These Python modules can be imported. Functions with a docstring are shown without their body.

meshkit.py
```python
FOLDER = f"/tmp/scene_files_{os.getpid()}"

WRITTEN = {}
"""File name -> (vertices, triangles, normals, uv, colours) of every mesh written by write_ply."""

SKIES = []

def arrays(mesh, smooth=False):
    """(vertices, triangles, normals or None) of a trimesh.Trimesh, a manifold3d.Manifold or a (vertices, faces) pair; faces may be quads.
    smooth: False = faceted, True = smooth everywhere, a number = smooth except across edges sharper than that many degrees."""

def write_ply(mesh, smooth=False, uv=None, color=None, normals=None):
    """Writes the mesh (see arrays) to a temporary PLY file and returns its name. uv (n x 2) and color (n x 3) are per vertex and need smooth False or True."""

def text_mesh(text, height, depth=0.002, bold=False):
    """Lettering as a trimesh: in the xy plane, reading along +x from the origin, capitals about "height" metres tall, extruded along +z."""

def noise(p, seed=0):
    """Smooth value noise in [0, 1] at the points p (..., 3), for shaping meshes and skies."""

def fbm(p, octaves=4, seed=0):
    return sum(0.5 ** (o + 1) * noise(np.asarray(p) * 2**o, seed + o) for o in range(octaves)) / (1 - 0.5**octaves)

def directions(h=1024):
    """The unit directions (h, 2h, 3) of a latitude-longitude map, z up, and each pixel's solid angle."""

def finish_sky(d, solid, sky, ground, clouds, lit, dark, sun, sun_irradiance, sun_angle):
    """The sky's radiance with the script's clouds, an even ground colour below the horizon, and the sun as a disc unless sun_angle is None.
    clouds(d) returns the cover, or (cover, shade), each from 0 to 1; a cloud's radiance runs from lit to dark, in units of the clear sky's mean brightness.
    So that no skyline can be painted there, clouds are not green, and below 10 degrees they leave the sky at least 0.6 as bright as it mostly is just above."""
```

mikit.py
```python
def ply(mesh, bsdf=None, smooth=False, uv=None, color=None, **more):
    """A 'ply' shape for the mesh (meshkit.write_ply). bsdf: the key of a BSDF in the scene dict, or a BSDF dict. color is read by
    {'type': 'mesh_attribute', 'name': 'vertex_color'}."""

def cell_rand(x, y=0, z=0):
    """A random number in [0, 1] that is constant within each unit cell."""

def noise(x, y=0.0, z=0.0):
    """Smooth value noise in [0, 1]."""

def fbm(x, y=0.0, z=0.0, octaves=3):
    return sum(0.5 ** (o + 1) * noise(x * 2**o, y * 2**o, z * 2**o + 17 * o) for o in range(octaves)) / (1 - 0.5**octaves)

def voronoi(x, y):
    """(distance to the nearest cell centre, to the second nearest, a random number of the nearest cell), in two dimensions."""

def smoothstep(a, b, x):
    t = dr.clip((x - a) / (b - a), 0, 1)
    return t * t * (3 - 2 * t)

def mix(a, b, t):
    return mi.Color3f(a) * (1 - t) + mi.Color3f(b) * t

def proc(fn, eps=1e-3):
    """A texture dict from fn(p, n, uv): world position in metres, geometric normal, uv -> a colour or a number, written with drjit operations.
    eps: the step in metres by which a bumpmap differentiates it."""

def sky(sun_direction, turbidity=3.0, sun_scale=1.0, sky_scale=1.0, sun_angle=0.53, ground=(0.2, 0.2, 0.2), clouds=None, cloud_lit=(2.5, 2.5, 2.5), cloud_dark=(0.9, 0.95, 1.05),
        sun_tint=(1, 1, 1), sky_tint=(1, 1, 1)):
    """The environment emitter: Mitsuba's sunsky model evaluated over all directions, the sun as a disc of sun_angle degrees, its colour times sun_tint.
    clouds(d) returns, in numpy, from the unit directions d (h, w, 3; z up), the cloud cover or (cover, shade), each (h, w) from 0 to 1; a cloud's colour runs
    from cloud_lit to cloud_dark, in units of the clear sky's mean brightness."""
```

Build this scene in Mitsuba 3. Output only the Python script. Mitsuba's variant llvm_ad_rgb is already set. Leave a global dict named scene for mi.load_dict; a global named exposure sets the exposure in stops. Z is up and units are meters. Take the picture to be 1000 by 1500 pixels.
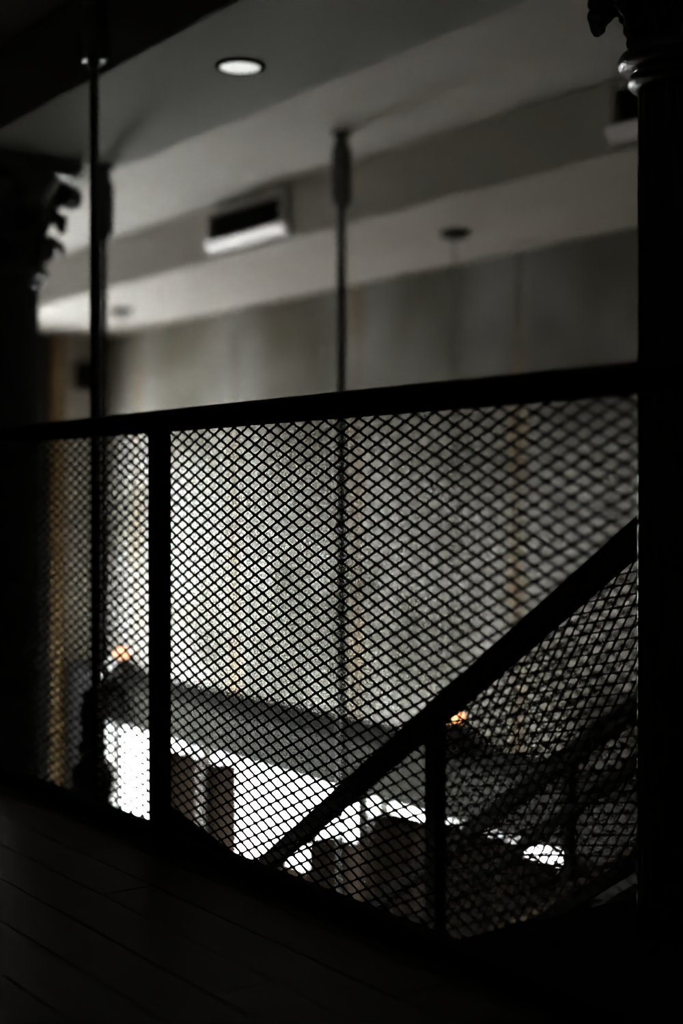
import math, random
import numpy as np, trimesh, mitsuba as mi, mikit, manifold3d
from shapely.geometry import Polygon, LineString, box as sbox
T = mi.ScalarTransform4f
scene, labels = {'type': 'scene'}, {}
rng = random.Random(7)

# ------------------------------------------------------------------ camera, sky, exposure
EYE = (0.0, 0.0, 0.95)
PITCH = math.atan2(20.0, 2083.0)
FX, FY = -0.81102, 0.58502
scene['camera'] = {
    'type': 'thinlens', 'fov': 2 * math.degrees(math.atan(500 / 2083.0)), 'fov_axis': 'x',
    'aperture_radius': 0.023, 'focus_distance': 3.4, 'near_clip': 0.05, 'far_clip': 200.0,
    'to_world': T().look_at(origin=list(EYE), up=[0, 0, 1],
                            target=[EYE[0] + FX * math.cos(PITCH), EYE[1] + FY * math.cos(PITCH), EYE[2] - math.sin(PITCH)])}
scene['sky'] = mikit.sky([0.8, 0.0, 0.6], turbidity=4.0, sun_scale=0.0, sky_scale=3400.0, ground=(0.80, 0.80, 0.79),
                         clouds=lambda d: np.ones(d.shape[:2]), cloud_lit=(1.0, 1.02, 1.03), cloud_dark=(1.0, 1.02, 1.03))
exposure = -0.75

# ------------------------------------------------------------------ materials
def matt(name, color):
    scene[name] = {'type': 'twosided', 'bsdf': {'type': 'diffuse', 'reflectance': color if isinstance(color, dict) else rgb(color)}}
def rgb(c): return {'type': 'rgb', 'value': list(c)}
def mat(name, color, rough=0.5, metallic=0.0, spec=0.5, **more):
    scene[name] = {'type': 'twosided', 'bsdf': {'type': 'principled', 'base_color': color if isinstance(color, dict) else rgb(color),
                   'roughness': rough, 'metallic': metallic, 'specular': spec, **more}}
    return name

matt('m_steel', (0.003, 0.003, 0.0028))
mat('m_steel_cap', (0.010, 0.011, 0.008), 0.5, spec=0.2)
mat('m_rod', (0.0025, 0.0025, 0.0022), 0.3, spec=0.1)
mat('m_iron', (0.002, 0.003, 0.0026), 0.33, spec=0.55)
matt('m_mesh', (0.005, 0.004, 0.0035))
matt('m_black', (0.002, 0.002, 0.002))
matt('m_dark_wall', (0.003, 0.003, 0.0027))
mat('m_brown', (0.085, 0.053, 0.024), 0.7, spec=0.1)
mat('m_rail_wood', (0.035, 0.026, 0.017), 0.8, spec=0.05)
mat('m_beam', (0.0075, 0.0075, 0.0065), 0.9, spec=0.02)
mat('m_white_metal', (0.62, 0.58, 0.55), 0.35)
mat('m_vent_frame', (0.30, 0.28, 0.24), 0.45)
mat('m_cord', (0.10, 0.10, 0.09), 0.5)
mat('m_lower_floor', (0.035, 0.032, 0.028), 0.7, spec=0.1)
mat('m_outside', (0.5, 0.5, 0.48), 0.8)
scene['m_glass'] = {'type': 'thindielectric', 'int_ior': 1.5}

def f_plaster(p, n, uv):
    a = mikit.fbm(p.x * 1.3, p.y * 1.3, p.z * 1.3, 3)
    return mikit.mix((0.55, 0.52, 0.445), (0.63, 0.60, 0.525), a)
mat('m_plaster', mikit.proc(f_plaster), 0.75)

mat('m_beam_plaster', (0.46, 0.49, 0.42), 0.8, spec=0.2)
def f_panel(p, n, uv):
    # cement panels: vertical washes, cloudy patches, rusty brown bleeding at the joints (every 1.583 m from x = -6.15)
    s = mikit.fbm(p.x * 5.0, 0.3, p.z * 0.35, 4)
    c = mikit.fbm(p.x * 1.1 + 3, 0.0, p.z * 1.3, 3)
    base = mikit.mix((0.029, 0.0285, 0.024), (0.084, 0.082, 0.075), mikit.smoothstep(0.30, 0.68, 0.25 * s + 0.75 * c))
    q = (p.x + 6.15) / 1.583
    d = abs(q - mi.Float(mi.Int32(q + 1000.5) - 1000)) * 1.583
    r = mikit.smoothstep(0.10, 0.0, d + 0.10 * (mikit.noise(p.x * 9, 0, p.z * 2.2) - 0.5)) * mikit.smoothstep(0.25, 0.6, mikit.noise(p.x * 1.2, 5.0, p.z * 0.9) + 0.1)
    top_dark = mikit.smoothstep(0.10, 0.62, d + 0.22 * (mikit.noise(p.x * 2.3, 9.0, p.z * 1.6) - 0.5)) * mikit.smoothstep(0.9, 2.0, p.z + 0.9 * (mikit.noise(p.x * 1.7, 2.0, p.z) - 0.5))
    base = mikit.mix(base, (0.019, 0.0165, 0.0100), 0.8 * top_dark)  # darker towards the upper middle of each panel
    return mikit.mix(base, (0.057, 0.039, 0.021), r * 0.7)
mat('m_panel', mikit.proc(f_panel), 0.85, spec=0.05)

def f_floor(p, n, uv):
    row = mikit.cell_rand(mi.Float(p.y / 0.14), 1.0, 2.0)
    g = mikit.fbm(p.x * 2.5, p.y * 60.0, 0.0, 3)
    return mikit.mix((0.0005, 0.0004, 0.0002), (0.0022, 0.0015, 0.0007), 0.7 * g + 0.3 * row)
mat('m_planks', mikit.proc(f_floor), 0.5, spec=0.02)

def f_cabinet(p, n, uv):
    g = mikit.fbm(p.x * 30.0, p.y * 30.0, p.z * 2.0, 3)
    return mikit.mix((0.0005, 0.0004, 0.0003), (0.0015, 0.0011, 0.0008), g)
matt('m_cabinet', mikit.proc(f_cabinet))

# ------------------------------------------------------------------ helpers
def cbox(x0, x1, y0, y1, z0, z1, c=0.0):
    """A box, its edges chamfered by c."""
    if c <= 0:
        m = trimesh.creation.box((x1 - x0, y1 - y0, z1 - z0)); m.apply_translation(((x0 + x1) / 2, (y0 + y1) / 2, (z0 + z1) / 2)); return m
    pts = []
    for sx in (0, 1):
        for sy in (0, 1):
            for sz in (0, 1):
                p = np.array([(x0, x1)[sx], (y0, y1)[sy], (z0, z1)[sz]], float); i = np.array([1 - 2 * sx, 1 - 2 * sy, 1 - 2 * sz]) * c
                for k in range(3):
                    q = p + i; q[k] = p[k]; pts.append(q)
    return trimesh.convex.convex_hull(np.array(pts))
def cat(*ms): return trimesh.util.concatenate(list(ms))
def cyl(p0, p1, r, n=24):
    return trimesh.creation.cylinder(r, segment=[p0, p1], sections=n)
def lathe(prof, n=48, at=(0, 0, 0)):
    m = trimesh.creation.revolve(np.array(prof, float), sections=n)
    if m.volume < 0: m.invert()
    m.apply_translation(at); return m
def tube(pts, rad, n=10):
    pts = np.asarray(pts, float); rad = np.broadcast_to(rad, len(pts)); V, Fc = [], []
    tan = np.gradient(pts, axis=0); tan /= np.linalg.norm(tan, axis=1, keepdims=True)
    ref = np.array([0.3, 0.9, 0.2]); a = np.arange(n) * 2 * np.pi / n
    for p, t, r in zip(pts, tan, rad):
        u = np.cross(t, ref); u /= np.linalg.norm(u); v = np.cross(t, u)
        V.append(p + r * (np.cos(a)[:, None] * u + np.sin(a)[:, None] * v))
    for i in range(len(pts) - 1):
        for j in range(n):
            k = (j + 1) % n; A, B = i * n, i * n + n
            Fc += [[A + j, A + k, B + k], [A + j, B + k, B + j]]
    V = np.vstack(V); c0, c1 = len(V), len(V) + 1; V = np.vstack([V, pts[:1], pts[-1:]])
    L = (len(pts) - 1) * n
    for j in range(n): k = (j + 1) % n; Fc += [[c0, k, j], [c1, L + j, L + k]]
    m = trimesh.Trimesh(V, Fc); m.fix_normals(); return m
def prism_y(pts, y0, y1):
    """Extrudes an (x, z) polygon from y0 to y1."""
    m = trimesh.creation.extrude_polygon(Polygon(pts), y1 - y0, engine='earcut')
    v = m.vertices.copy(); m.vertices = np.stack([v[:, 0], y0 + v[:, 2], v[:, 1]], 1); m.fix_normals(); return m
def numbered(key):
    if key not in scene and key not in labels and not any(k.startswith(key + '__') for k in scene): return key
    i = 1
    while (k := f'{key}_{i:03d}') in scene or k in labels or any(x.startswith(k + '__') for x in scene): i += 1
    return k
def obj(name, mesh, m, parent=None, smooth=False, **more):
    key = numbered(f'{parent}__{name}' if parent else name)
    scene[key] = mikit.ply(mesh, m, smooth, **more); return key
def share(name, shape, parent=None, to_world=None):
    key = numbered(f'{parent}__{name}' if parent else name)
    scene[key] = dict(shape, to_world=to_world) if to_world is not None else dict(shape); return key
def thing(name, label, category, group=None):
    key = numbered(name); labels[key] = {'label': label, 'category': category}
    if group: labels[key]['group'] = group
    return key
def tag(key, label, category, group=None):
    labels[key] = {'label': label, 'category': category}
    if group: labels[key]['group'] = group
def struct(name, mesh, m, label=None, smooth=False):
    key = obj(name, mesh, m, None, smooth); labels[key] = {'kind': 'structure'}
    if label: labels[key]['label'] = label
    return key
def part_label(key, label): labels[key] = {'label': label}

# ------------------------------------------------------------------ the room shell
XL, XR, YB, YF = -11.58, 2.2, -3.0, 5.72       # end wall, right wall, wall behind the camera, far wall
ZL, ZS, ZC = -3.3, 2.39, 2.71                  # lower floor, beam soffit, coffer ceiling
BAND0, BAND1 = -1.03, -0.57                    # steel beam over the lower windows

k = struct('floor_lower', cbox(XL - .2, XR + .2, -1.7, YF + .2, ZL - .2, ZL), 'm_lower_floor', 'pale floor of the lower storey')
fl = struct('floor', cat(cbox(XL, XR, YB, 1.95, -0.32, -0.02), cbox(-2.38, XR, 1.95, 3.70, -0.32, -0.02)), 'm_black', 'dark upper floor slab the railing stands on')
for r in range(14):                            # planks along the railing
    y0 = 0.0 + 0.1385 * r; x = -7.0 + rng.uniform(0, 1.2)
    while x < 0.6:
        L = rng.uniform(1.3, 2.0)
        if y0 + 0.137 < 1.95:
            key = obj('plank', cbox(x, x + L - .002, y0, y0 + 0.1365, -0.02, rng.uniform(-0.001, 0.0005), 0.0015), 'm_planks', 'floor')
        x += L
obj('edge_beam', cbox(XL, XR, 1.95, 1.975, -0.40, 0.0, .003), 'm_steel', 'floor'); part_label('floor__edge_beam', 'black steel edge of the upper floor')

ce = struct('ceiling', cbox(XL - .2, XR + .2, YB - .2, YF + .2, ZC, ZC + .25), 'm_plaster', 'pale plaster ceiling with coffers between beams')
obj('beam', cbox(XL, XR, 2.17, 2.86, ZS, ZC + .01, .006), 'm_beam_plaster', 'ceiling'); part_label('ceiling__beam', 'wide plaster beam above the columns')
obj('dropped_soffit', cbox(XL, XR, 4.42, YF, ZS, ZC + .01, .006), 'm_plaster', 'ceiling'); part_label('ceiling__dropped_soffit', 'dropped plaster soffit along the far wall')

# far wall: solid above the beam, window openings below it
W_FAR = [(-11.57, -10.06), (-9.98, -7.735), (-7.62, -5.745)]
SILL = -2.0
fw = [cbox(XL - .2, XR + .2, YF, YF + .2, BAND1, ZC + .2), cbox(XL - .2, XR + .2, YF + .02, YF + .2, BAND0 - .01, BAND1), cbox(XL - .2, XR + .2, YF, YF + .2, ZL - .1, SILL)]
xs = [XL - .2] + [v for w in W_FAR for v in w] + [XR + .2]
for i in range(0, len(xs), 2): fw.append(cbox(xs[i], xs[i + 1], YF, YF + .2, SILL, BAND0))
struct('wall_far', cat(*fw), 'm_dark_wall', 'far wall with cement panels above and windows below')
xp = -6.15 - 1.583 * 4
x = XL
for e in [-6.15 + 1.583 * j for j in range(-3, 6)] + [XR]:
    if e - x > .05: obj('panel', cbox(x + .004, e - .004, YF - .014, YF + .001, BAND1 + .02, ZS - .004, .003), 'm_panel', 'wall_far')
    x = e
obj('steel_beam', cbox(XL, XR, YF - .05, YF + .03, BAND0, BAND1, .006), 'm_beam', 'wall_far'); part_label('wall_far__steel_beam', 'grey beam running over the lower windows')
obj('shadow_strip', cbox(XL, XR, YF - .08, YF - .014, BAND1 - .11, BAND1 + .015, .004), 'm_steel', 'wall_far__steel_beam'); part_label('wall_far__steel_beam__shadow_strip', 'dark strip for the shadow line along the beam top')  # dark strip standing in for the shadow line along the beam top

def window(x0, x1, z0, z1, n, y, axis, label):
    """A framed window with n panes; axis 'y': in a wall of constant y, 'x': in a wall of constant x (then x0, x1 are y)."""
    t = .03
    def mk(a0, a1, d0, d1, c0, c1): return cbox(a0, a1, y + d0, y + d1, c0, c1, .004) if axis == 'y' else cbox(y + d0, y + d1, a0, a1, c0, c1, .004)
    i = 1
    while any(k.startswith(f'window_{i}__') for k in scene): i += 1
    w = f'window_{i}'; labels[w] = {'kind': 'structure', 'label': label}
    obj('frame', cat(mk(x0, x1, -.03, .03, z0, z0 + t), mk(x0, x1, -.03, .03, z1 - t, z1), mk(x0, x0 + t, -.03, .03, z0, z1), mk(x1 - t, x1, -.03, .03, z0, z1)), 'm_white_metal', w)
    st = (x1 - x0) / n
    for j in range(1, n): obj('mullion', mk(x0 + j * st - .02, x0 + j * st + .02, -.025, .025, z0 + t, z1 - t), 'm_white_metal', w)
    for j in range(n):
        a0, a1 = x0 + j * st + .02, x0 + (j + 1) * st - .02
        if axis == 'y': m = trimesh.Trimesh([[a0, y, z0 + .02], [a1, y, z0 + .02], [a1, y, z1 - .02], [a0, y, z1 - .02]], [[0, 1, 2], [0, 2, 3]])
        else: m = trimesh.Trimesh([[y, a0, z0 + .02], [y, a1, z0 + .02], [y, a1, z1 - .02], [y, a0, z1 - .02]], [[0, 1, 2], [0, 2, 3]])
        obj('pane', m, 'm_glass', w)
    return w
for (a, b), lab in zip(W_FAR, ('bright lower window at the left end of the far wall', 'widest bright lower window between the dark cabinets', 'bright lower window behind the stair rail')):
    window(a, b, SILL, BAND0, 1, YF + .02, 'y', lab)

# end wall at the left: upper cladding, lower shop window
EZ0, EZ1, EY0, EY1 = -1.25, 1.4, 4.2, 5.0
struct('wall_left', cat(cbox(XL - .2, XL, YB - .2, YF, EZ1, ZC + .1), cbox(XL - .2, XL, YB - .2, YF, ZL - .1, EZ0),
                        cbox(XL - .2, XL, EY1, YF, EZ0, EZ1), cbox(XL - .2, XL, YB - .2, EY0, EZ0, EZ1)), 'm_plaster', 'left end wall with dark cladding')
obj('cladding', cbox(XL, XL + .05, EY1 + .04, 5.20, ZL, ZS - .004, .004), 'm_dark_wall', 'wall_left'); part_label('wall_left__cladding', 'dark panelling behind the left column')
obj('post', cbox(XL, XL + .10, 5.20, 5.31, ZL, ZS - .004, .006), 'm_brown', 'wall_left'); part_label('wall_left__post', 'brown timber post')
window(EY0, EY1, EZ0, EZ1, 1, XL - .1, 'x', 'narrow window in the left end wall')

# wall behind the camera, added light-blocking partition, right wall
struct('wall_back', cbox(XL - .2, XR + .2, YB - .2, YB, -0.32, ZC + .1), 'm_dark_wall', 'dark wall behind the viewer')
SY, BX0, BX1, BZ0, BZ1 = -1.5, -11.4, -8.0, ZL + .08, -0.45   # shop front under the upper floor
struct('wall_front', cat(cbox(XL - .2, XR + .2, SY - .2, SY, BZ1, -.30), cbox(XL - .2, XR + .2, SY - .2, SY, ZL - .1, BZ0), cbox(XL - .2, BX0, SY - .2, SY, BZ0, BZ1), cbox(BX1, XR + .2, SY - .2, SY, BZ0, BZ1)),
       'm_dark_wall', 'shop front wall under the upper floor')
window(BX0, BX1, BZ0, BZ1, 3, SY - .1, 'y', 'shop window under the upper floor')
struct('wall_light_block', cbox(XL, -6.3, 1.98, 2.08, -.3, ZC + .05), 'm_dark_wall', 'added dark partition out of view, blocking end window light')  # added out of view to keep end-window light off the upper floor
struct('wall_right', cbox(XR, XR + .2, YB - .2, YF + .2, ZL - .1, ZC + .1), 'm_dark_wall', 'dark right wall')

# ------------------------------------------------------------------ expanded-metal sheet
LW, SW = 0.0660, 0.0293
def expanded(poly, angle, y, wid=.0041, dep=.003):
    """An expanded-metal sheet: strands and knuckles clipped to the (x, z) polygon, in the plane y, its long way turned by angle."""
    ca, sa = math.cos(angle), math.sin(angle); P = Polygon(poly)
    loc = np.array([[x * ca + z * sa, -x * sa + z * ca] for x, z in poly])
    lo, hi = loc.min(0), loc.max(0); out = []
    W = lambda a, b: (a * ca - b * sa, a * sa + b * ca)
    def bar(p, q):
        p, q = np.array(p), np.array(q); d = q - p; L = np.linalg.norm(d)
        if L < .004: return
        n = np.array([-d[1], d[0]]) / L * wid / 2
        v = [(*(c), yy) for yy in (y - dep / 2, y + dep / 2) for c in (p - n, q - n, q + n, p + n)]
        out.append((np.array([(a, yy, b) for a, b, yy in v]), [[0, 1, 2], [0, 2, 3], [4, 6, 5], [4, 7, 6], [0, 4, 5], [0, 5, 1], [1, 5, 6], [1, 6, 2], [2, 6, 7], [2, 7, 3], [3, 7, 4], [3, 4, 0]]))
    for sgn in (1, -1):
        ends = [c[0] / LW - sgn * c[1] / SW for c in ((lo[0], lo[1]), (lo[0], hi[1]), (hi[0], lo[1]), (hi[0], hi[1]))]
        for kk in range(math.ceil(min(ends)), math.floor(max(ends)) + 1):
            # x / LW - sgn * z / SW = kk
            a0, a1 = lo[0] - .1, hi[0] + .1
            seg = LineString([W(a0, sgn * (a0 / LW - kk) * SW), W(a1, sgn * (a1 / LW - kk) * SW)]).intersection(P)
            for g in getattr(seg, 'geoms', [seg]):
                if g.length > .004: c = list(g.coords); bar(c[0], c[-1])
    hx, hz = .0085, .0034
    for i in range(math.floor(2 * lo[0] / LW), math.ceil(2 * hi[0] / LW) + 1):
        for j in range(math.floor(2 * lo[1] / SW), math.ceil(2 * hi[1] / SW) + 1):
            if (i + j) % 2: continue
            a, b = i * LW / 2, j * SW / 2; cx, cz = W(a, b)
            if not (P.bounds[0] < cx < P.bounds[2] and P.bounds[1] < cz < P.bounds[3]): continue
            from shapely.geometry import Point
            if not P.contains(Point(cx, cz)): continue
            ring = [W(a + u, b + v) for u, v in ((-hx, 0), (-hx * .45, -hz), (hx * .45, -hz), (hx, 0), (hx * .45, hz), (-hx * .45, hz))]
            v = np.array([(p[0], yy, p[1]) for yy in (y - dep * .75, y + dep * .75) for p in ring])
            f = [[0, 1, 2], [0, 2, 3], [0, 3, 4], [0, 4, 5], [6, 8, 7], [6, 9, 8], [6, 10, 9], [6, 11, 10]] + [t for q in range(6) for t in ([q, q + 6, (q + 1) % 6 + 6], [q, (q + 1) % 6 + 6, (q + 1) % 6])]
            out.append((v, f))
    V, Fc, at = [], [], 0
    for v, f in out: V.append(v); Fc.append(np.array(f) + at); at += len(v)
    return trimesh.Trimesh(np.vstack(V), np.vstack(Fc), process=False)

# ------------------------------------------------------------------ the near railing
RY = 1.88
rl = thing('railing', 'black steel railing with diamond mesh panels crossing the foreground', 'railing')
obj('handrail', cbox(-9.6, -1.0, RY - .032, RY + .032, 1.168, 1.188, .004), 'm_steel_cap', rl); part_label(rl + '__handrail', 'flat charcoal handrail')
obj('top_bar', cbox(-9.6, -1.0, RY - .02, RY + .02, 1.132, 1.168, .003), 'm_steel', rl)
obj('bottom_rail', cbox(-9.6, -1.0, RY - .022, RY + .022, 0.0, 0.045, .003), 'm_steel', rl)
POSTS = [-1.41, -3.46, -5.51, -7.56]
for px in POSTS:
    obj('post', cbox(px - .024, px + .024, RY - .024, RY + .024, 0.0, 1.168, .003), 'm_steel', rl)
obj('gusset', prism_y([(-3.437, 0.044), (-3.04, 0.044), (-3.40, 0.112), (-3.437, 0.118)], RY - .006, RY + .006), 'm_steel', rl)
for a, b in ((-3.46, -1.41), (-5.51, -3.46), (-7.56, -5.51)):
    obj('mesh_panel', expanded([(a + .022, .040), (b - .022, .040), (b - .022, 1.136), (a + .022, 1.136)], 0.0, RY), 'm_mesh', rl)

# ------------------------------------------------------------------ the stair beyond it
ST = 0.69; YN, YG = 2.65, 3.65
ANG = math.atan(ST)
zn = lambda x: 0.322 + ST * (x + 3.25)          # top of the near handrail
zg = lambda x: -0.245 + ST * (x + 4.10)        # top of the far handrail
def slope_bar(z_top, x0, x1, y0, y1, h):
    """A bar following the stair: (x, z) band of vertical height h under the line z_top."""
    return prism_y([(x0, z_top(x0) - h), (x1, z_top(x1) - h), (x1, z_top(x1)), (x0, z_top(x0))], y0, y1)
nose = lambda x: ST * (x + 2.38)
st = thing('staircase', 'black steel staircase with mesh railings descending to the left beyond the foreground railing', 'staircase')
for i in range(13):
    x1 = -2.38 - .27 * i; z = -.1863 * (i + 1)
    obj('tread', cbox(x1 - .29, x1, YN + .04, YG - .04, z - .035, z, .003), 'm_cabinet', st)
for y0, y1 in ((YN - .03, YN + .03), (YG - .03, YG + .03)):
    obj('stringer', slope_bar(lambda x: nose(x) + .02, -5.9, -2.38, y0, y1, .30), 'm_steel', st)
obj('landing', cbox(-7.05, -5.87, YN, YG, -2.52, -2.44, .004), 'm_steel', st)
for i in range(4):
    obj('tread', cbox(-7.05 - .27 * (i + 1), -7.03 - .27 * i, YN + .04, YG - .04, -2.44 - .2 * (i + 1), -2.405 - .2 * (i + 1), .003), 'm_cabinet', st)
nr = obj('railing', slope_bar(zn, -5.6, -2.2, YN - .028, YN + .028, .073), 'm_steel', st); part_label(nr, 'nearer black stair railing with tilted mesh')
obj('bottom_bar', slope_bar(lambda x: nose(x) + .10, -5.6, -2.3, YN - .012, YN + .012, .04), 'm_steel', nr)
SP = [-2.26, -3.205, -4.15, -5.1]
for px in SP: obj('baluster', cbox(px - .026, px + .026, YN - .022, YN + .022, nose(px) - .05, zn(px) - .04, .003), 'm_steel', nr)
for a, b in zip(SP[1:2], SP[:1]):
    obj('mesh_panel', expanded([(a + .02, nose(a + .02) + .07), (b - .02, nose(b - .02) + .07), (b - .02, zn(b - .02) - .07), (a + .02, zn(a + .02) - .07)], ANG, YN), 'm_mesh', nr)
fr = obj('railing', slope_bar(zg, -6.2, -2.4, YG - .028, YG + .028, .075), 'm_steel', st); part_label(fr, 'farther stair railing with a brown lower bar')
obj('lower_bar', slope_bar(lambda x: zg(x) - .50, -6.2, -2.4, YG - .03, YG + .03, .045), 'm_rail_wood', fr); part_label(fr + '__lower_bar', 'pale brown wooden bar')
obj('middle_bar', slope_bar(lambda x: zg(x) - .215, -6.2, -2.4, YG - .02, YG + .02, .05), 'm_steel', fr)
SQ = [-2.5, -3.66, -4.82, -5.98]
for px in SQ: obj('baluster', cbox(px - .022, px + .022, YG - .02, YG + .02, nose(px) - .05, zg(px) - .04, .003), 'm_steel', fr)
for a, b in zip(SQ[1:], SQ[:-1]):
    obj('mesh_panel', expanded([(a + .02, zg(a + .02) - .50), (b - .02, zg(b - .02) - .50), (b - .02, zg(b - .02) - .07), (a + .02, zg(a + .02) - .07)], 0.0, YG), 'm_mesh', fr)

# ------------------------------------------------------------------ suspension rods
def rod(x, y, z0, label, zt=ZC, b=2.364, rb=.0165):
    t = thing('suspension_rod', label, 'rod')
    obj('neck', lathe([(0, zt), (.050, zt), (.050, zt - .012), (.032, zt - .016), (.032, zt - .075), (0, zt - .075)], 32, (x, y, 0)), 'm_rod', t, 35)
    z = zt - .07
    obj('sleeve', lathe([(0, z), (.036, z), (.043, z - .006), (.045, z - .014), (.045, b + .016), (.043, b + .006), (.037, b), (0, b)], 40, (x, y, 0)), 'm_rod', t, 50)
    obj('nut', lathe([(0, b), (.024, b), (.024, b - .018), (0, b - .018)], 6, (x, y, 0)), 'm_rod', t)
    obj('bar', lathe([(0, b), (rb, b), (rb, z0 + .02), (0, z0 + .02)], 24, (x, y, 0)), 'm_rod', t, 35)
    obj('base_plate', cbox(x - .06, x + .06, y - .06, y + .06, z0, z0 + .02, .003), 'm_rod', t)
    return t
r1 = rod(-4.215, 2.053, -.20, 'nearest black hanging rod, just behind the left railing panel', rb=.0145)
obj('bracket', cbox(-4.275, -4.155, 1.97, 2.12, -.225, -.20, .003), 'm_rod', r1)
rod(-5.618, 2.776, -2.234, 'black hanging rod seen just behind the nearest rod at left', zt=ZS, b=2.09, rb=.0155)
rod(-5.56, 4.01, ZL, 'black hanging rod with a thick sleeve at the centre of the ceiling', rb=.0185)

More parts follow.
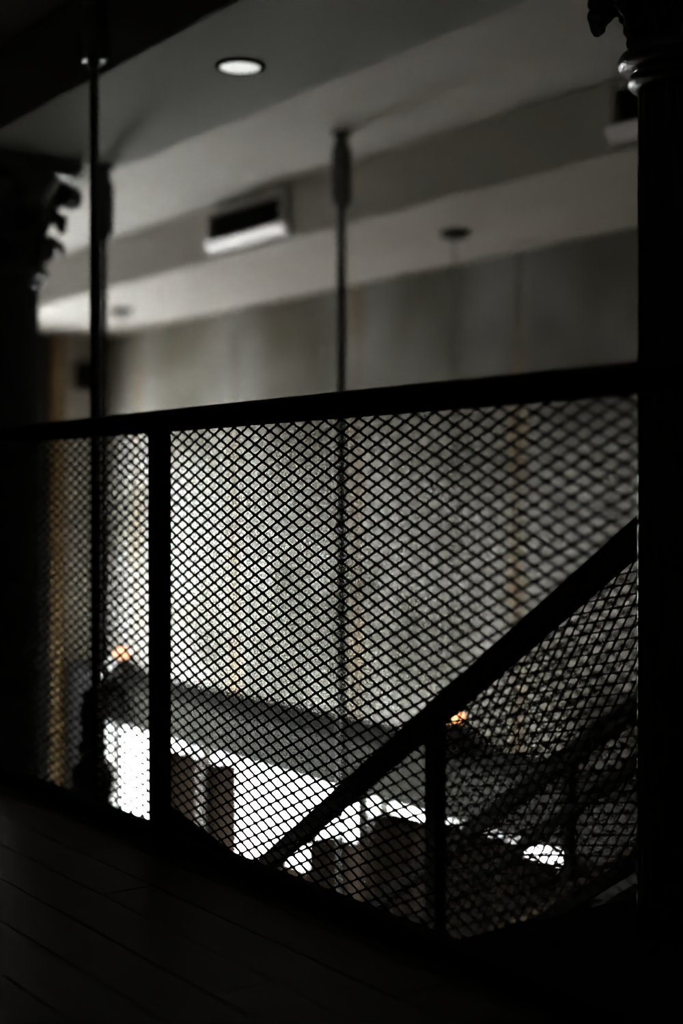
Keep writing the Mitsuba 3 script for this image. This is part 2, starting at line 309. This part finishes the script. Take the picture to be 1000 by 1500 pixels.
# ------------------------------------------------------------------ cast-iron columns
def leaf_mesh(z0, r0, h, w0, lean, curl, climb, thick=.008, nt=44, ns=25):
    """An acanthus leaf: hugs the bell from (r0, z0), curls out and down at its tip; lobed edge, ribs, real thickness. In the xz plane, width along y."""
    r, z, R_, Z_, A_ = r0, z0, [], [], []
    for i in range(nt):
        t = i / (nt - 1)
        a = math.radians(90 - lean * t / climb) if t < climb else math.radians(90 - lean - curl * (t - climb) / (1 - climb))
        R_.append(r); Z_.append(z); A_.append(a); r += math.cos(a) * h / nt; z += math.sin(a) * h / nt
    top, bot = [], []
    for i in range(nt):
        t = i / (nt - 1)
        w = w0 * (.80 + .35 * math.sin(math.pi * min(1, t * 1.05))) * (1 - .20 * abs(math.sin(math.pi * 4.5 * t))) * (1 if t < .85 else math.sqrt(max(.02, 1 - ((t - .85) / .152) ** 2)))
        nr_, nz_ = math.sin(A_[i]), -math.cos(A_[i])
        for j in range(ns):
            s = -1 + 2 * j / (ns - 1)
            rib = .0062 * math.cos(s * math.pi * 5.0) * (1 - .4 * t) + .008 * max(0, 1 - abs(s) * 5) + .0025 * math.sin(t * 40 + abs(s) * 9)
            wrap = -(w * s) ** 2 / (2 * max(.08, R_[i]))
            d = rib + wrap * (1.0 if t < .7 else .5)
            top.append((R_[i] + nr_ * d, w * s, Z_[i] + nz_ * d)); d -= thick
            bot.append((R_[i] + nr_ * d, w * s * .97, Z_[i] + nz_ * d))
    V = np.array(top + bot); N = nt * ns; Fc = []
    q = lambda i, j: i * ns + j
    for i in range(nt - 1):
        for j in range(ns - 1):
            a, b, c, d = q(i, j), q(i, j + 1), q(i + 1, j + 1), q(i + 1, j)
            Fc += [[a, b, c], [a, c, d], [N + a, N + c, N + b], [N + a, N + d, N + c]]
    edge = [q(0, j) for j in range(ns)] + [q(i, ns - 1) for i in range(1, nt)] + [q(nt - 1, j) for j in range(ns - 2, -1, -1)] + [q(i, 0) for i in range(nt - 2, 0, -1)]
    for a, b in zip(edge, edge[1:] + edge[:1]): Fc += [[a, N + a, N + b], [a, N + b, b]]
    m = trimesh.Trimesh(V, Fc); m.fix_normals(); return m
def volute_mesh():
    pts, rad = [], []
    for i in range(10):                       # stem rising off the bell
        t = i / 9; pts.append((.135 + .115 * t ** 1.4, 0, 2.13 + .165 * t)); rad.append(.010 + .008 * t)
    c = np.array([.236, 0, 2.250])
    for i in range(1, 40):                    # the scroll
        a = math.radians(95 - 15 * i * 1.05); R_ = .044 * (1 - i / 46)
        pts.append((c[0] + R_ * math.cos(a), .0004 * i, c[2] + R_ * math.sin(a))); rad.append(.017 * (1 - .55 * i / 40))
    m = tube(pts, rad, 10); m.vertices[:, 1] *= 1.5; return m
P_LEAF_LOW = mikit.ply(leaf_mesh(1.942, .113, .210, .054, 26, 185, .50), 'm_iron', 40)
P_LEAF_TOP = mikit.ply(leaf_mesh(1.985, .113, .285, .054, 26, 185, .62), 'm_iron', 40)
P_VOLUTE = mikit.ply(volute_mesh(), 'm_iron', 50)
P_RINGS = mikit.ply(lathe([(0, 1.858), (.100, 1.858), (.110, 1.862), (.1195, 1.872), (.1205, 1.880), (.115, 1.890), (.105, 1.893), (.107, 1.896), (.109, 1.898), (.126, 1.899), (.137, 1.906), (.1425, 1.916), (.1425, 1.924), (.137, 1.934), (.124, 1.942), (.110, 1.945), (0, 1.945)], 64), 'm_iron', 40)
P_BELL = mikit.ply(lathe([(0, 1.94), (.104, 1.94), (.106, 2.05), (.115, 2.15), (.135, 2.23), (.175, 2.30), (.205, 2.335), (0, 2.335)], 48), 'm_iron', 40)
def abacus_mesh():
    pts = []
    for q in range(4):
        a0 = math.radians(45 + 90 * q); c0, c1 = np.array([math.cos(a0), math.sin(a0)]), np.array([math.cos(a0 + math.pi / 2), math.sin(a0 + math.pi / 2)])
        tz = np.array([-c0[1], c0[0]]); p0, p1 = c0 * .305 + tz * .028, c1 * .305 + np.array([c1[1], -c1[0]]) * .028
        mid = (p0 + p1) / 2 * .84
        pts.append(c0 * .305 - tz * .028)
        for t in np.linspace(0, 1, 9)[:-1]: pts.append((1 - t) ** 2 * p0 + 2 * t * (1 - t) * mid + t * t * p1)
    a = trimesh.creation.extrude_polygon(Polygon(pts).buffer(-.014), .022, engine='earcut'); a.apply_translation((0, 0, 2.332))
    b = trimesh.creation.extrude_polygon(Polygon(pts), .037, engine='earcut'); b.apply_translation((0, 0, 2.353))
    return cat(a, b)
P_ABACUS = mikit.ply(abacus_mesh(), 'm_iron', False)
def shaft_mesh(z0, z1):
    n, V = 20 * 8, []
    a = np.arange(n) * 2 * np.pi / n
    ph = (np.arange(n) % 8) / 8.0
    r = .0985 - .011 * np.sin(np.pi * np.clip((ph - .12) / .88, 0, 1)) ** .8
    p = Polygon(np.stack([r * np.cos(a), r * np.sin(a)], 1)); m = trimesh.creation.extrude_polygon(p, z1 - z0, engine='earcut'); m.apply_translation((0, 0, z0)); return m
P_SHAFT = mikit.ply(shaft_mesh(ZL + .16, 1.865), 'm_iron', 35)
P_BASE = mikit.ply(lathe([(0, ZL), (.16, ZL), (.16, ZL + .05), (.15, ZL + .055), (.155, ZL + .08), (.145, ZL + .105), (.12, ZL + .115), (.125, ZL + .135), (.10, ZL + .17), (0, ZL + .17)], 48), 'm_iron', 40)
def column(x, y, label, turn=0.0):
    t = thing('column', label, 'column', None); base = T().translate([x, y, 0]).rotate([0, 0, 1], turn)
    share('shaft', P_SHAFT, t, base); share('base', P_BASE, t, base); share('neck_rings', P_RINGS, t, base)
    c = share('capital', P_BELL, t, base)
    share('abacus', P_ABACUS, c, base)
    for i in range(8):
        share('leaf', P_LEAF_LOW, c, base @ T().rotate([0, 0, 1], 45.0 * i + 22.5)); 
    for i in range(8): share('leaf', P_LEAF_TOP, c, base @ T().rotate([0, 0, 1], 45.0 * i))
    for i in range(8): share('volute', P_VOLUTE, c, base @ T().rotate([0, 0, 1], 45.0 + 90.0 * (i // 2) + (9.5 if i % 2 else -9.5)))
    return t
column(-2.128, 2.47, 'dark cast-iron column at the right edge, its ornate capital catching light')
column(-5.846, 2.47, 'dark cast-iron column with leafy capital at the left edge')

# turned newel in front of the left window, dark pillar, wall box
nx, ny = -4.744, 2.30
nw = thing('newel', 'dark turned newel with wavy outline before the leftmost bright window', 'newel')
obj('shaft', lathe([(0, ZL), (.10, ZL), (.10, ZL + .3), (.06, ZL + .35), (.06, -.45), (.085, -.36), (.105, -.26), (0, -.26)], 40, (nx, ny, 0)), 'm_iron', nw, 40)
obj('turned_head', lathe([(0, -.30), (.105, -.27), (.098, -.215), (.060, -.195), (.058, -.185), (.066, -.150), (.076, -.115), (.078, -.075), (.070, -.035), (.050, -.005), (.046, .015), (.056, .032), (.054, .050), (.044, .062), (.042, .12), (.050, .15), (.044, .19), (.038, .215), (.040, .235), (.022, .255), (0, .26)], 48, (nx, ny, 0)), 'm_iron', nw, 40)
tag(obj('pillar', cbox(-11.55, -11.02, 5.335, 5.48, ZL, -.50, .01), 'm_black'), 'square dark pillar standing in the far left corner below', 'pillar')
wb = thing('wall_box', 'dark metal box mounted on the beam above the leftmost window', 'box')
obj('body', cbox(-11.40, -10.98, 5.54, YF - .05, -.98, -.72, .01), 'm_dark_wall', wb)
obj('lid', cbox(-11.38, -11.0, 5.525, 5.54, -.96, -.74, .004), 'm_steel', wb)

# ------------------------------------------------------------------ ceiling downlight, air vents
dl = thing('downlight', 'round white downlight set in the plaster beam', 'downlight')
obj('trim_ring', lathe([(.066, ZS + .001), (.082, ZS + .001), (.082, ZS - .004), (.076, ZS - .009), (.069, ZS - .009), (.066, ZS - .004), (.066, ZS + .001)], 48, (-4.046, 2.503, 0)), 'm_steel', dl, 30)
lens = lathe([(0, ZS - .011), (.02, ZS - .011), (.05, ZS - .010), (.0665, ZS - .007), (.0665, ZS - .002), (0, ZS - .002)], 48, (-4.046, 2.503, 0))
mat('m_lens', (0.7, 0.7, 0.68), 0.4)
scene[dl + '__lens'] = mikit.ply(lens, 'm_lens', 30, emitter={'type': 'area', 'radiance': rgb((0.95, 0.97, 0.90))})
part_label(dl + '__lens', 'frosted white lens')

def vent(u0, u1, z0, z1, at, axis, label):
    """A recessed-looking air vent standing 25 mm proud: frame, dark box, slats, pale lower lip. axis 'y' faces -y, 'x' faces +x."""
    t = thing('air_vent', label, 'vent', None); sg = -1 if axis == 'y' else 1
    def mk(a0, a1, d0, d1, c0, c1, c=.003):
        lo, hi = sorted((at + sg * d0, at + sg * d1))
        return cbox(a0, a1, lo, hi, c0, c1, c) if axis == 'y' else cbox(lo, hi, a0, a1, c0, c1, c)
    obj('back_box', mk(u0 + .02, u1 - .02, 0, .008, z0 + .02, z1 - .02), 'm_black', t)
    obj('frame', cat(mk(u0, u1, 0, .045, z1 - .035, z1), mk(u0, u0 + .03, 0, .045, z0 + .03, z1 - .03), mk(u1 - .045, u1, 0, .045, z0 + .03, z1 - .03)), 'm_vent_frame', t)
    lip = [(0, z0 - .025), (.02, z0 - .028), (.075, z0 + .028), (.070, z0 + .036), (0, z0 + .036)]
    lp = np.array([((u, at + sg * d, z) if axis == 'y' else (at + sg * d, u, z)) for u in (u0 - .012, u1 + .012) for d, z in lip])
    k = obj('lower_lip', trimesh.convex.convex_hull(lp), 'm_white_metal', t); part_label(k, 'pale lower lip')
    n = max(2, int((z1 - z0 - .08) / .03))
    for i in range(n):
        z = z0 + .05 + (z1 - z0 - .10) * i / (n - 1)
        obj('slat', mk(u0 + .03, u1 - .045, .010, .030, z - .002, z + .002, 0), 'm_black', t)
vent(-7.45, -6.62, 2.455, 2.675, 4.42, 'y', 'rectangular air vent with pale lower lip in the plaster fascia, left of centre')
vent(-4.16, -3.33, 2.455, 2.675, 4.42, 'y', 'dim air vent in the plaster fascia beside the right column')
vent(5.40, 5.67, 1.87, 2.20, XL, 'x', 'small dark air vent with pale lip on the left end wall')

# ------------------------------------------------------------------ pendant lamps
scene['m_amber'] = {'type': 'twosided', 'bsdf': {'type': 'principled', 'base_color': rgb((.8, .4, .15)), 'roughness': .3}}
def pendant(x, y, label):
    t = thing('pendant_lamp', label, 'lamp', 'pendant lamps'); z = -.235; at = (x, y, 0)
    del labels[t]['group']
    obj('canopy', lathe([(0, ZS + .001), (.078, ZS + .001), (.078, ZS - .022), (.070, ZS - .034), (.02, ZS - .040), (0, ZS - .040)], 48, at), 'm_rod', t, 35)
    obj('cord', lathe([(0, ZS - .03), (.0045, ZS - .03), (.0045, z + .06), (0, z + .06)], 12, at), 'm_cord', t, 35)
    obj('cap', lathe([(0, z + .065), (.012, z + .065), (.018, z + .05), (.026, z + .022), (0, z + .022)], 24, at), 'm_rod', t, 35)
    col = lathe([(.026, z + .028), (.026, z - .014), (.040, z - .014), (.046, z - .002), (.042, z + .018), (.026, z + .028)], 32, at)
    scene[t + '__glass_collar'] = mikit.ply(col, 'm_amber', 40, emitter={'type': 'area', 'radiance': rgb((9.0, 3.4, 1.3))}); part_label(t + '__glass_collar', 'glowing amber glass collar')
    obj('shade', lathe([(.026, z - .012), (.036, z - .016), (.235, z - .172), (.238, z - .182), (.232, z - .182), (.034, z - .026), (.026, z - .024), (.026, z - .012)], 56, at), 'm_rod', t, 30)
    b = trimesh.creation.icosphere(3, .035); b.apply_translation((x, y, z - .085))
    scene[t + '__bulb'] = mikit.ply(b, 'm_amber', True, emitter={'type': 'area', 'radiance': rgb((8.0, 4.0, 1.8))})
    obj('socket', cyl((x, y, z - .012), (x, y, z - .058), .018), 'm_rod', t, 35)
pendant(-5.877, 4.99, 'dark cone pendant lamp hanging behind the stair post')
pendant(-9.786, 4.99, 'dark cone pendant lamp at left, glowing beside the hanging rods')

# ------------------------------------------------------------------ tall dark cabinets against the lower windows
def cabinet(x0, x1, ztop, label, doors=1, y0=5.42, y1=5.62):
    t = thing('cabinet', label, 'cabinet')
    obj('body', cbox(x0, x1, y0, y1, ZL + .08, ztop - .03, .004), 'm_cabinet', t)
    obj('plinth', cbox(x0 + .02, x1 - .02, y0 + .03, y1 - .01, ZL, ZL + .08), 'm_black', t)
    obj('top_board', cbox(x0 - .012, x1 + .012, y0 - .03, y1, ztop - .03, ztop, .004), 'm_cabinet', t)
    w = (x1 - x0) / doors
    for i in range(doors):
        d = obj('door', cbox(x0 + i * w + .006, x0 + (i + 1) * w - .006, y0 - .02, y0, ZL + .10, ztop - .045, .004), 'm_cabinet', t)
        hx = x0 + i * w + (.05 if i % 2 else w - .05)
        obj('handle', cyl((hx, y0 - .045, -2.0), (hx, y0 - .045, -1.75), .007, 12), 'm_rod', d, 35)
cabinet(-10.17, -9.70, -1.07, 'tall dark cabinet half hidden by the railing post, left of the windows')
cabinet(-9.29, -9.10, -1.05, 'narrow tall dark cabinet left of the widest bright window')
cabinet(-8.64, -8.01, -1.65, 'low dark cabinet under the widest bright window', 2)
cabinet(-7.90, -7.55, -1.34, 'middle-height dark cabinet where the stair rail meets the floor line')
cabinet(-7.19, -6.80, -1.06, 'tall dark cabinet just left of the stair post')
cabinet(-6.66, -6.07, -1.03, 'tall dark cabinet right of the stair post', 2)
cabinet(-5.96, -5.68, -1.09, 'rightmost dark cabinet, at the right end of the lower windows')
